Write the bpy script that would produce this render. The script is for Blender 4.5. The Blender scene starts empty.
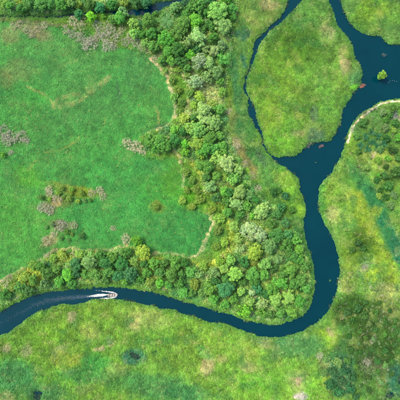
import bpy, math, random
import numpy as np

# ------------------------------------------------------------------ camera, sky, sun, exposure
S = 0.5                      # metres per photo pixel (photo 400 px -> 200 m of ground)
CAMH = 200.0
sc = bpy.context.scene
COL = sc.collection
cam_d = bpy.data.cameras.new('camera')
cam_d.sensor_fit = 'HORIZONTAL'
cam_d.angle = 2 * math.atan(100.0 / CAMH)
cam_d.clip_start = 1.0
cam_d.clip_end = 5000.0
cam = bpy.data.objects.new('camera', cam_d)
cam.location = (0, 0, CAMH)
COL.objects.link(cam)
sc.camera = cam

SUN_EL, SUN_AZ = 52.0, 148.0      # azimuth: direction towards the sun, degrees counter-clockwise from +x
world = bpy.data.worlds.new('World')
sc.world = world
world.use_nodes = True
wn = world.node_tree
sky = wn.nodes.new('ShaderNodeTexSky')
sky.sky_type = 'NISHITA'
sky.sun_disc = False
sky.sun_elevation = math.radians(SUN_EL)
sky.sun_rotation = math.radians(90 - SUN_AZ)
sky.air_density = 1.0
sky.dust_density = 3.0
sky.ozone_density = 0.8
bg = wn.nodes['Background']
bg.inputs['Strength'].default_value = 0.15
wn.links.new(sky.outputs[0], bg.inputs[0])
sun_d = bpy.data.lights.new('sun', 'SUN')
sun_d.energy = 1.05
sun_d.angle = math.radians(14)
sun_d.color = (1.0, 0.95, 0.86)
sun = bpy.data.objects.new('sun', sun_d)
sun.rotation_euler = (0, math.radians(90 - SUN_EL), math.radians(SUN_AZ))
COL.objects.link(sun)

sc.view_settings.view_transform = 'Standard'
sc.view_settings.look = 'None'
sc.view_settings.exposure = 1.98
sc.view_settings.gamma = 1.0
sc.view_settings.use_curve_mapping = False
sc.cycles.max_bounces = 5
sc.cycles.diffuse_bounces = 3
sc.cycles.glossy_bounces = 2
sc.cycles.transmission_bounces = 3
sc.cycles.transparent_max_bounces = 6
sc.cycles.use_denoising = True

RNG = np.random.default_rng(7)
random.seed(7)

# ------------------------------------------------------------------ helpers
ALB = 0.40                   # seen colour -> reflectance


def lin(c):
    c = np.asarray(c, float) / 255.0
    return np.where(c <= 0.04045, c / 12.92, ((c + 0.055) / 1.055) ** 2.4)


def alb(c, k=ALB):
    return lin(c) * k


def W(px, py):
    return (px - 200.0) * S, (200.0 - py) * S


def noise2(x, y, scale, seed):
    r = np.random.default_rng(seed)
    t = r.random((256, 256))
    u = x / scale + 1000.0
    v = y / scale + 1000.0
    i = np.floor(u).astype(int)
    j = np.floor(v).astype(int)
    f = u - i
    g = v - j
    f = f * f * (3 - 2 * f)
    g = g * g * (3 - 2 * g)
    i0, i1, j0, j1 = i % 256, (i + 1) % 256, j % 256, (j + 1) % 256
    return ((t[i0, j0] * (1 - f) + t[i1, j0] * f) * (1 - g) + (t[i0, j1] * (1 - f) + t[i1, j1] * f) * g) * 2 - 1


def fbm(x, y, scale, seed, oct=3):
    s = 0
    a = 1.0
    tot = 0
    for k in range(oct):
        s = s + a * noise2(x, y, scale / 2 ** k, seed + k)
        tot += a
        a *= 0.55
    return s / tot


def seg_dist(x, y, pts, closed=False):
    p = np.asarray(pts, float)
    a = p
    b = np.roll(p, -1, 0)
    if not closed:
        a, b = p[:-1], p[1:]
    d2 = np.full(x.shape, 1e18)
    for (ax, ay), (bx, by) in zip(a, b):
        dx, dy = bx - ax, by - ay
        L = dx * dx + dy * dy + 1e-12
        t = np.clip(((x - ax) * dx + (y - ay) * dy) / L, 0, 1)
        ex = x - ax - t * dx
        ey = y - ay - t * dy
        np.minimum(d2, ex * ex + ey * ey, out=d2)
    return np.sqrt(d2)


def inside(x, y, pts):
    p = np.asarray(pts, float)
    r = np.zeros(x.shape, bool)
    q = np.roll(p, -1, 0)
    for (ax, ay), (bx, by) in zip(p, q):
        if ay == by:
            continue
        c = ((ay > y) != (by > y)) & (x < (bx - ax) * (y - ay) / (by - ay) + ax)
        r ^= c
    return r


def sdist(x, y, pts):
    """negative inside"""
    d = seg_dist(x, y, pts, True)
    return np.where(inside(x, y, pts), -d, d)


def sstep(e0, e1, v):
    t = np.clip((v - e0) / (e1 - e0), 0, 1)
    return t * t * (3 - 2 * t)


def mesh_np(name, verts, faces, mat=None, smooth=False, attrs=None):
    """faces: list of tuples or (n,k) array; attrs {name: array per point (float or rgb)}"""
    me = bpy.data.meshes.new(name)
    v = np.asarray(verts, np.float32)
    if isinstance(faces, np.ndarray):
        n, k = faces.shape
        me.vertices.add(len(v))
        me.vertices.foreach_set('co', v.ravel())
        me.loops.add(n * k)
        me.loops.foreach_set('vertex_index', faces.astype(np.int32).ravel())
        me.polygons.add(n)
        me.polygons.foreach_set('loop_start', np.arange(0, n * k, k, dtype=np.int32))
        me.polygons.foreach_set('loop_total', np.full(n, k, np.int32))
        me.update(calc_edges=True)
    else:
        me.from_pydata([tuple(map(float, q)) for q in v], [], faces)
    for an, arr in (attrs or {}).items():
        arr = np.asarray(arr, np.float32)
        if arr.ndim == 1:
            at = me.attributes.new(an, 'FLOAT', 'POINT')
            at.data.foreach_set('value', arr)
        else:
            at = me.attributes.new(an, 'FLOAT_COLOR', 'POINT')
            at.data.foreach_set('color', np.c_[arr, np.ones(len(arr))].astype(np.float32).ravel())
    if smooth:
        me.polygons.foreach_set('use_smooth', np.ones(len(me.polygons), bool))
    if mat:
        me.materials.append(mat)
    me.validate()
    return me


def obj(name, me, parent=None, loc=(0, 0, 0), rz=0.0, scale=1.0):
    o = bpy.data.objects.new(name, me)
    COL.objects.link(o)
    o.parent = parent
    o.location = loc
    o.rotation_euler = (0, 0, rz)
    o.scale = (scale,) * 3 if np.isscalar(scale) else scale
    return o


def tag(o, label=None, cat=None, group=None, kind=None):
    for k, v in (('label', label), ('category', cat), ('group', group), ('kind', kind)):
        if v:
            o[k] = v
    return o


def new_mat(name):
    m = bpy.data.materials.new(name)
    m.use_nodes = True
    nt = m.node_tree
    nt.nodes.clear()
    return m, nt, nt.nodes.new('ShaderNodeOutputMaterial')


def math_node(nt, op, a, b=None, c=None):
    n = nt.nodes.new('ShaderNodeMath')
    n.operation = op
    for i, v in enumerate((a, b, c)):
        if v is None:
            continue
        if isinstance(v, (int, float)):
            n.inputs[i].default_value = v
        else:
            nt.links.new(v, n.inputs[i])
    return n.outputs[0]


def mix_col(nt, fac, a, b, blend='MIX'):
    n = nt.nodes.new('ShaderNodeMix')
    n.data_type = 'RGBA'
    n.blend_type = blend
    for i, v in ((0, fac), (6, a), (7, b)):
        if isinstance(v, (int, float)):
            n.inputs[i].default_value = v
        elif isinstance(v, (tuple, list)):
            n.inputs[i].default_value = v
        else:
            nt.links.new(v, n.inputs[i])
    return n.outputs[2]


def leaf_material(name, source, transl=0.28):
    """source: 'object' (Object Info colour) or 'instancer' (attribute col of the scattered point)"""
    m, nt, out = new_mat(name)
    L = nt.links.new
    ti = nt.nodes.new('ShaderNodeAttribute')
    ti.attribute_name = 'tint'
    if source == 'object':
        oi = nt.nodes.new('ShaderNodeObjectInfo')
        col = oi.outputs['Color']
        thr = math_node(nt, 'SUBTRACT', 1.0, math_node(nt, 'SUBTRACT', oi.outputs['Alpha'], 0.5))
        bl = math_node(nt, 'GREATER_THAN', ti.outputs['Fac'], thr)
        col = mix_col(nt, bl, col, tuple(alb((226, 228, 196), 0.6)) + (1,))
    else:
        at = nt.nodes.new('ShaderNodeAttribute')
        at.attribute_type = 'INSTANCER'
        at.attribute_name = 'col'
        col = at.outputs['Color']
    tc = nt.nodes.new('ShaderNodeTexCoord')
    nz = nt.nodes.new('ShaderNodeTexNoise')
    nz.inputs['Scale'].default_value = .55
    nz.inputs['Detail'].default_value = 3
    L(tc.outputs['Object'], nz.inputs['Vector'])
    hue = nt.nodes.new('ShaderNodeValToRGB')
    hue.color_ramp.elements[0].position = .3
    hue.color_ramp.elements[0].color = (.70, .86, .80, 1)
    hue.color_ramp.elements[1].position = .7
    hue.color_ramp.elements[1].color = (1.0, 1.0, .92, 1)
    L(nz.outputs['Fac'], hue.inputs[0])
    if source == 'object':
        col = mix_col(nt, 1.0, col, hue.outputs[0], 'MULTIPLY')
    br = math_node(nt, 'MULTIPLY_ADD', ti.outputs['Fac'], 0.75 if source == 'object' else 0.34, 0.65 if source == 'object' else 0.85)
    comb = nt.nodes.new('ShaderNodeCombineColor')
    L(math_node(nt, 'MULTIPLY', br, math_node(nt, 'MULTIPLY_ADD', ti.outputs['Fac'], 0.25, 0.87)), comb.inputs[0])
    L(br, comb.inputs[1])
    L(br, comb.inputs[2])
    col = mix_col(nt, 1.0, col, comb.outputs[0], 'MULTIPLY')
    p = nt.nodes.new('ShaderNodeBsdfPrincipled')
    p.inputs['Roughness'].default_value = 0.62
    p.inputs['Specular IOR Level'].default_value = 0.25
    L(col, p.inputs['Base Color'])
    t = nt.nodes.new('ShaderNodeBsdfTranslucent')
    L(col, t.inputs['Color'])
    mx = nt.nodes.new('ShaderNodeMixShader')
    mx.inputs[0].default_value = transl
    L(p.outputs[0], mx.inputs[1])
    L(t.outputs[0], mx.inputs[2])
    L(mx.outputs[0], out.inputs[0])
    return m


def plain_material(name, c, rough=0.7, noise=0.25, scale=6.0, spec=0.3, bump=0.0, use_obj=False):
    m, nt, out = new_mat(name)
    L = nt.links.new
    tc = nt.nodes.new('ShaderNodeTexCoord')
    nz = nt.nodes.new('ShaderNodeTexNoise')
    nz.inputs['Scale'].default_value = scale
    nz.inputs['Detail'].default_value = 5
    L(tc.outputs['Object'], nz.inputs['Vector'])
    v = math_node(nt, 'MULTIPLY_ADD', nz.outputs['Fac'], 2 * noise, 1 - noise)
    comb = nt.nodes.new('ShaderNodeCombineColor')
    for i in range(3):
        L(v, comb.inputs[i])
    if use_obj:
        oi = nt.nodes.new('ShaderNodeObjectInfo')
        base = oi.outputs['Color']
    else:
        base = tuple(c) + (1,)
    col = mix_col(nt, 1.0, base, comb.outputs[0], 'MULTIPLY')
    p = nt.nodes.new('ShaderNodeBsdfPrincipled')
    p.inputs['Roughness'].default_value = rough
    p.inputs['Specular IOR Level'].default_value = spec
    L(col, p.inputs['Base Color'])
    if bump:
        b = nt.nodes.new('ShaderNodeBump')
        b.inputs['Strength'].default_value = bump
        L(nz.outputs['Fac'], b.inputs['Height'])
        L(b.outputs[0], p.inputs['Normal'])
    L(p.outputs[0], out.inputs[0])
    return m


# ------------------------------------------------------------------ the map (photo pixels of the ground plane)
OUTER = [(240, -220), (287, -40), (287, 0), (285, 8), (279, 18), (270, 25.6), (266, 30), (260, 35), (255, 41), (253.6, 48), (252, 54), (250, 60),
         (248.6, 68), (247, 73), (245, 77), (244, 84), (241.6, 89), (244, 93), (247, 97), (247.4, 106), (248, 113), (251, 119), (254, 126),
         (258.5, 134), (261, 138), (261.2, 144), (265, 151), (274, 161.5), (283, 167), (290, 172), (297, 177), (300, 189.5), (302.7, 198),
         (305.5, 206), (305, 213), (302.7, 221), (305.5, 238.5), (309, 250), (312.4, 262), (313.6, 270), (314.4, 280), (314, 290), (311, 302),
         (308, 310), (302, 315), (296, 319), (290, 321), (280, 323.6), (270, 323.4), (256, 322), (238.5, 317.7), (231.5, 315), (217.5, 310.7),
         (200, 305.5), (182.5, 300), (165, 295), (151, 291.5), (137, 288.7), (122.5, 287), (105, 286), (91, 287), (70, 289.7), (52.5, 291.5),
         (35, 294), (21, 300), (7, 308), (0, 311), (-60, 340), (-300, 420),
         (-300, 450), (-60, 366), (0, 336), (7, 333.5), (17.5, 326.5), (28, 318), (38.5, 311.5), (52.5, 307), (63, 304), (75, 305), (84, 302.7),
         (91, 300), (105, 299), (119, 300), (137, 302.7), (151, 306), (161.5, 309), (175.5, 310), (182.5, 314), (198, 317.7), (208.7, 322),
         (224.5, 323.7), (238.5, 329), (256, 335), (263, 337.4), (270.5, 337.7), (288, 336), (302, 331.7), (316, 323), (326.5, 314), (333.5, 302),
         (337.7, 288), (340, 274), (339.8, 262), (339, 256), (335, 244), (332, 235), (325, 224.5), (319.5, 212), (318.5, 200), (319, 188),
         (323, 181), (330, 175.5), (335, 168.5), (342, 154.5), (346, 142), (349, 129.5), (354.5, 121), (363, 113), (372, 107), (381, 101.5),
         (400, 98.7), (460, 92), (700, 80), (700, 20), (460, 40), (400, 44), (389.5, 45), (384, 40), (379, 36), (368.5, 35), (361.5, 32.5),
         (354.5, 28), (347.5, 19), (343, 9), (341, 0), (333, -40), (300, -220)]
ISLAND = [(270, -220), (318, -40), (303.7, 0), (295, 9), (286, 19), (278, 26), (270, 31), (267, 36), (262, 41), (259, 46), (257, 53), (255, 58), (253, 64),
          (251, 70), (248.6, 76), (247, 80), (246, 89), (248, 96), (252, 102), (255, 108), (256.4, 116), (259, 124), (262, 132), (264, 138),
          (264.4, 144), (269, 153), (276, 157), (291.5, 156), (300, 153), (305.5, 146), (312, 141), (330, 141), (336, 131), (340, 121),
          (342, 110), (347.5, 101.5), (352, 93), (359, 86), (361.5, 75), (360, 66.5), (354.5, 58), (352, 45.5), (346, 37), (337, 24.5),
          (333.5, 14), (328, 0), (322, -40), (280, -220)]
CREEK = [(-120, 13.5), (0, 14), (14, 15.5), (30, 14.6), (46, 15.8), (60, 15), (76, 12), (95, 11), (112, 10), (124, 11), (134, 9), (146, 7), (156, 2), (180, -2), (205, -6), (205, 1),
         (182, 3), (166, 8), (158, 13), (148, 16), (136, 17), (124, 16), (100, 14), (78, 17), (60, 18.6), (46, 18.8), (30, 17.6), (14, 18.6), (0, 17.5), (-120, 17)]
POOLS = [[(128, 352), (134, 350), (140, 353), (143, 358), (138, 361), (131, 359)],
         [(33, 391), (41, 388), (45, 392), (40, 402), (32, 402)],
         [(396, 376), (402, 372), (410, 380), (404, 388), (397, 385)],
         [(386, 392), (392, 390), (396, 396), (390, 400), (384, 398)],
         [(153, 350), (157, 349), (158, 353), (154, 354)]]
MEADOW = [(-60, 22), (0, 21), (20, 24), (45, 26), (66, 28), (84, 34), (100, 42), (118, 48), (134, 50), (146, 54), (154, 61), (161, 66), (166, 74), (171, 88),
          (174, 98), (176, 115), (170, 124), (158, 130), (147, 134), (140, 137), (138, 148), (148, 158), (160, 160), (175, 157), (180, 166),
          (183, 180), (184, 190), (188, 205), (200, 213), (208, 214), (213, 223), (208, 235), (203, 246), (196, 256), (188, 258), (180, 255),
          (165, 254), (152, 254), (146, 248), (136, 246), (122, 247), (108, 249), (84, 251), (70, 248), (56, 250), (45, 256), (36, 262),
          (20, 270), (6, 278), (0, 283), (-60, 300)]
WOODS = [(-60, -30), (-60, 12), (0, 12), (60, 13), (76, 11), (88, 13), (110, 14), (126, 17), (131, 30), (142, 44), (150, 52), (160, 64), (168, 74), (180, 75), (188, 85), (186, 105), (180, 118),
         (172, 127), (158, 133), (146, 138), (146, 150), (160, 155), (176, 150), (185, 160), (200, 175), (205, 190), (222, 205), (228, 225), (226, 250),
         (215, 262), (200, 262), (190, 260), (170, 256), (150, 258), (140, 246), (130, 247), (110, 252), (85, 254), (60, 252), (42, 262), (20, 276),
         (6, 290), (-60, 320), (-60, 330), (14, 300), (35, 292), (70, 287), (105, 283), (140, 285), (165, 292), (200, 302), (232, 312), (256, 319), (280, 321), (300, 313),
         (309, 300), (311, 280), (307, 255), (299, 240), (291, 225), (273, 205), (258, 195), (248, 180), (238, 160), (230, 140), (227, 120),
         (226, 100), (226, 80), (230, 55), (233, 35), (238, 15), (240, -30)]
SCRUB = [(180, 82, 17, 24), (205, 90, 14, 12), (150, 262, 14, 8), (28, 276, 22, 10), (60, 257, 16, 5), (183, 108, 10, 12), (190, 182, 12, 22), (216, 212, 12, 14), (222, 240, 14, 24), (206, 258, 14, 12), (212, 98, 14, 10)]

# colour patches: x, y, rx, ry, rotation (deg), (r,g,b) as seen, strength, edge softness
P = []


def pa(x, y, rx, ry, rot, c, s=1.0, soft=0.6):
    P.append((x, y, rx, ry, rot, c, s, soft))


# island
pa(300, 20, 40, 30, 0, (104, 156, 70), .8)
pa(298, 46, 22, 20, 20, (98, 146, 44), .8)
pa(272, 78, 20, 30, 0, (118, 165, 55), .8)
pa(272, 120, 14, 30, 10, (132, 178, 62), .9)
pa(300, 92, 22, 30, 0, (124, 172, 62), .6)
pa(325, 95, 24, 30, 0, (112, 166, 66), .7)
pa(282, 140, 16, 14, 0, (118, 176, 60), .9)
pa(328, 32, 8, 5, 40, (172, 182, 122), .8)
pa(325, 38, 8, 8, 0, (150, 178, 92), .6)
pa(342, 52, 4, 8, 20, (165, 186, 110), .7)
pa(344, 66, 6, 8, 10, (184, 188, 128), .8)
pa(336, 80, 6, 10, 0, (140, 180, 78), .5)
pa(356, 78, 7, 10, 0, (92, 150, 92), .7)
pa(356, 87, 5, 3, -30, (125, 205, 60), .9)
pa(313, 115, 5, 8, 0, (96, 134, 92), .7)
pa(316, 136, 10, 8, 0, (88, 130, 92), .8)
pa(297, 133, 7, 4, 0, (178, 178, 120), .6)
# north-east land
pa(368, 12, 18, 14, 0, (132, 176, 58), .8)
pa(350, 4, 8, 12, 0, (108, 158, 80), .6)
pa(394, 34, 14, 10, 0, (108, 156, 78), .7)
pa(398, 1, 6, 4, 0, (60, 110, 50), .7)
# strip between wood and creek
pa(255, 12, 22, 14, 30, (128, 164, 76), .8)
pa(268, 6, 8, 6, 0, (182, 184, 120), .8)
pa(250, 20, 10, 4, 30, (170, 182, 98), .6)
pa(240, 50, 8, 30, 0, (108, 158, 80), .7)
pa(246, 34, 5, 7, 0, (80, 138, 92), .8)
pa(237, 35, 3, 4, 0, (80, 138, 92), .8)
pa(244, 62, 3, 6, 0, (80, 138, 92), .9)
pa(233, 72, 4, 14, 0, (74, 140, 82), .7)  # shadow of the wood's east edge, painted into the ground colour
pa(237, 96, 5, 20, -8, (76, 142, 84), .7)  # tree shade continued southward as a teal ground tint
pa(243, 100, 4, 16, 10, (130, 170, 76), .7)
pa(246, 122, 8, 20, -15, (94, 158, 76), .8)
pa(238, 128, 5, 18, -15, (78, 140, 74), .8)  # more painted tree shadow beside the wood
pa(262, 165, 10, 26, -35, (86, 148, 76), .8)
pa(270, 178, 12, 22, -35, (112, 164, 74), .8)
pa(281, 176, 9, 10, -30, (150, 186, 76), .8)
pa(281, 167, 4, 4, 0, (120, 190, 60), .9)
pa(291, 195, 10, 18, -20, (128, 180, 64), .9)
pa(300, 214, 6, 8, 0, (150, 192, 62), .9)
pa(296, 232, 10, 18, 0, (76, 136, 66), .8)
pa(306, 262, 8, 30, 0, (82, 142, 66), .8)
pa(255, 195, 8, 24, -35, (76, 130, 62), .8)  # painted shade along the wood's slanting east edge
pa(262, 158, 3, 12, -20, (92, 128, 84), .6)
pa(247, 158, 4, 22, -25, (150, 152, 88), .8)
pa(236, 146, 4, 8, -20, (180, 170, 130), .8)
pa(232, 120, 4, 20, -10, (134, 158, 82), .7)
# east land
pa(372, 118, 24, 12, 10, (100, 150, 72), .8)
pa(350, 145, 10, 12, 0, (122, 164, 58), .8)
pa(378, 160, 18, 10, 10, (164, 190, 84), .8)
pa(398, 119, 8, 3, 0, (190, 190, 140), .8)
pa(393, 116, 4, 6, 0, (140, 146, 140), .7)
pa(372, 156, 2, 3, 0, (206, 194, 146), .9)
pa(335, 172, 8, 8, 0, (130, 166, 70), .8)
pa(322, 196, 4, 16, 0, (92, 166, 66), .8)
pa(335, 195, 12, 14, 0, (126, 168, 62), .8)
pa(333, 215, 7, 8, 0, (178, 186, 112), .8)
pa(343, 220, 6, 12, 20, (150, 180, 80), .6)
pa(360, 180, 8, 20, -35, (84, 148, 74), .9)
pa(372, 202, 8, 22, -35, (66, 140, 76), 1)
pa(386, 232, 9, 26, -35, (56, 132, 78), 1)
pa(398, 250, 8, 20, -20, (54, 126, 76), 1)
pa(352, 198, 8, 10, -30, (152, 180, 60), .9)
pa(364, 218, 9, 26, -32, (142, 172, 54), .9)
pa(375, 212, 5, 5, -35, (166, 188, 66), .7)
pa(384, 262, 9, 28, -28, (144, 174, 56), .9)
pa(372, 276, 7, 6, 0, (176, 200, 60), .8)
pa(358, 245, 15, 15, 0, (80, 122, 34), .95)
pa(358, 248, 7, 5, 0, (62, 104, 36), .8)
pa(364, 267, 5, 6, 20, (172, 178, 122), .7)
pa(345, 262, 10, 20, 0, (122, 160, 52), .8)
pa(345, 285, 7, 8, 0, (168, 182, 104), .8)
pa(350, 275, 12, 12, 0, (128, 164, 66), .6)
pa(384, 292, 14, 10, 0, (160, 178, 100), .8)
pa(352, 310, 20, 16, 0, (68, 112, 36), .95)
pa(378, 325, 28, 26, 0, (72, 112, 42), .95)
pa(385, 312, 14, 8, 0, (110, 138, 74), .6)
pa(370, 350, 30, 30, 0, (74, 114, 42), .95)
pa(372, 366, 14, 10, 0, (116, 132, 88), .6)
pa(380, 388, 28, 14, 0, (84, 132, 54), .8)
pa(340, 372, 14, 24, 0, (76, 132, 84), .9)
pa(324, 366, 7, 10, 0, (140, 160, 100), .7)
pa(327, 338, 10, 10, 0, (150, 190, 60), .9)
pa(329, 331, 4, 4, 0, (180, 178, 128), .9)
pa(396, 378, 10, 16, 0, (60, 124, 90), .8)
# south land
pa(300, 345, 24, 12, 0, (96, 156, 86), .8)
pa(284, 342, 10, 4, 0, (88, 150, 86), .6)
pa(262, 342, 8, 5, 0, (150, 164, 110), .7)
pa(275, 350, 5, 8, 20, (150, 164, 104), .6)
pa(300, 380, 14, 10, 0, (160, 172, 108), .6)
pa(302, 394, 8, 4.5, 0, (174, 178, 154), 1, .35)
pa(298, 380, 4, 4, 0, (186, 178, 136), .8)
pa(315, 385, 10, 14, 0, (126, 190, 64), .7)
pa(260, 385, 24, 14, 0, (120, 182, 58), .8)
pa(248, 350, 14, 10, 0, (152, 186, 74), .7)
pa(248, 366, 8, 6, 0, (176, 184, 116), .7)
pa(220, 345, 20, 14, 0, (132, 184, 62), .6)
pa(207, 365, 7, 10, 20, (182, 184, 124), .8)
pa(222, 358, 6, 4, 0, (176, 182, 116), .6)
pa(205, 352, 10, 5, 30, (106, 178, 84), .7)
pa(150, 318, 22, 9, 8, (170, 190, 100), .7)
pa(134, 322, 10, 10, 0, (182, 190, 116), .8)
pa(128, 312, 12, 10, 0, (150, 188, 80), .6)
pa(90, 332, 9, 10, 0, (170, 192, 92), .7)
pa(100, 349, 5, 3, 0, (192, 188, 132), .9)
pa(112, 343, 5, 4, 0, (200, 190, 130), .8)
pa(72, 316, 5, 4, 20, (176, 178, 130), .8)
pa(27, 350, 6, 6, 0, (162, 178, 116), .8)
pa(8, 347, 5, 5, 0, (176, 172, 126), .8)
pa(63, 352, 7, 6, 0, (150, 172, 108), .8)
pa(70, 372, 5, 3, 0, (156, 170, 104), .8)
pa(50, 335, 20, 12, -10, (138, 192, 62), .6)
pa(70, 358, 16, 8, 0, (158, 186, 70), .8)
pa(105, 378, 8, 6, 0, (152, 178, 90), .7)
pa(116, 368, 12, 6, 0, (150, 178, 96), .7)
pa(85, 388, 10, 5, 0, (140, 170, 90), .6)
pa(15, 375, 24, 16, 0, (88, 158, 84), .9)
pa(45, 392, 20, 10, 0, (92, 156, 86), .8)
pa(95, 362, 14, 8, 0, (86, 166, 74), .8)
pa(85, 375, 26, 8, 0, (90, 160, 78), .7)
pa(135, 356, 12, 8, 0, (72, 134, 96), .9)
pa(155, 385, 40, 14, 10, (92, 158, 80), .9)
pa(185, 392, 26, 8, 10, (84, 152, 80), .8)
pa(150, 365, 16, 8, 0, (120, 176, 72), .7)
pa(8, 395, 8, 6, 0, (156, 172, 110), .7)
# meadow
pa(25, 40, 40, 14, 0, (92, 172, 84), .8)
pa(20, 70, 20, 12, -10, (116, 160, 90), .7)
pa(7, 80, 8, 10, 0, (130, 160, 88), .6)
pa(70, 60, 40, 24, 0, (92, 166, 84), .7)
pa(90, 105, 40, 24, 0, (86, 160, 82), .6)
pa(36, 100, 12, 10, 0, (78, 178, 76), .8)
pa(45, 140, 30, 24, 0, (84, 162, 78), .6)
pa(30, 178, 18, 10, 30, (94, 178, 62), .7)
pa(30, 230, 40, 34, 0, (88, 176, 76), .8)
pa(8, 210, 14, 20, 0, (84, 170, 70), .7)
pa(115, 165, 36, 40, 0, (76, 168, 76), .6)
pa(110, 205, 50, 40, 0, (72, 166, 78), .8)
pa(165, 190, 26, 26, 0, (78, 168, 68), .7)
pa(172, 180, 12, 18, 0, (94, 174, 58), .7)
pa(192, 200, 12, 12, 0, (112, 180, 50), .9)
pa(180, 232, 34, 22, 0, (66, 160, 76), .9)
pa(150, 168, 14, 8, 0, (70, 158, 80), .6)
pa(140, 70, 18, 24, 0, (86, 160, 84), .7)
pa(118, 90, 2.0, 11, -10, (80, 138, 92), .45)
pa(155, 110, 14, 20, 0, (90, 166, 78), .7)
pa(165, 127, 8, 3, -20, (96, 140, 96), .7)
pa(60, 200, 14, 7, 0, (110, 150, 70), .7)
pa(75, 190, 26, 5, 10, (140, 172, 72), .8)
pa(82, 192, 12, 5, 10, (126, 170, 50), .6)
pa(156, 207, 7, 7, 0, (140, 172, 70), .9)
pa(50, 192, 4, 4, 0, (176, 176, 140), .7)
pa(57, 200, 6, 6, 0, (196, 192, 136), .7)
pa(48, 208, 8, 5, 10, (146, 150, 108), .7)
pa(62, 226, 10, 6, 10, (134, 148, 104), .7)
pa(50, 240, 9, 6, -40, (178, 176, 124), .7)
pa(12, 36, 10, 8, 0, (156, 172, 110), .6)
pa(34, 30, 20, 7, 20, (150, 160, 110), .7)

# streaks: points, half width, colour, strength
STREAK = [([(28, 88), (40, 93), (50, 101), (54, 108)], 1.6, (158, 180, 104), .75),
          ([(52, 106), (60, 100), (72, 96), (80, 95)], 2.6, (164, 180, 108), .65),
          ([(60, 107), (72, 105), (84, 99), (92, 92), (108, 79)], 2.6, (168, 182, 112), .7),
          ([(88, 90), (98, 84), (110, 77)], 2.2, (176, 186, 118), .65),
          ([(100, 132), (106, 120)], 1.2, (150, 178, 90), .6),
          ([(45, 152), (60, 150), (72, 145), (79, 138)], 1.2, (170, 184, 90), .6),
          ([(28, 170), (38, 160)], 1.2, (160, 182, 90), .6),
          ([(60, 68), (72, 62), (84, 56)], 1.5, (140, 176, 100), .6),
          ([(154, 106), (159, 114), (160, 124)], 1.2, (166, 178, 100), .8),
          ([(152, 60), (160, 66), (166, 75), (171, 90), (174.5, 100), (176, 116)], 2.2, (238, 222, 178), .95),
          ([(176, 116), (169, 125), (157, 130), (148, 134)], 1.4, (212, 204, 150), .8),
          ([(172, 147), (178, 157), (183, 170), (184, 186)], 1.9, (226, 210, 168), .9),
          ([(207, 212), (213, 222), (208, 235), (203, 246), (196, 255), (188, 258)], 1.7, (232, 216, 168), .95),
          ([(188, 258), (182, 254), (166, 253), (154, 255)], 1.6, (206, 200, 146), .8),
          ([(128, 246), (110, 249), (86, 251), (70, 248), (58, 250), (46, 257), (37, 262), (20, 271), (5, 279), (-30, 290)], 2.0, (208, 202, 146), .85),
          ([(0, 20), (24, 22), (50, 24), (66, 26)], 1.6, (150, 140, 110), .7),
          ([(168, 12), (178, 10.5), (190, 8.5)], 1.2, (160, 150, 120), .8),
          ([(400, 101), (382, 103.5), (374, 108.5), (364.5, 115), (356, 123), (351, 131), (348, 142)], 1.0, (251, 226, 188), 1.0),
          ([(346, 228), (340, 215), (346, 206)], 1.0, (92, 140, 80), .6),
          ([(186, 318), (196, 330)], 3, (124, 182, 66), .4)]


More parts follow.
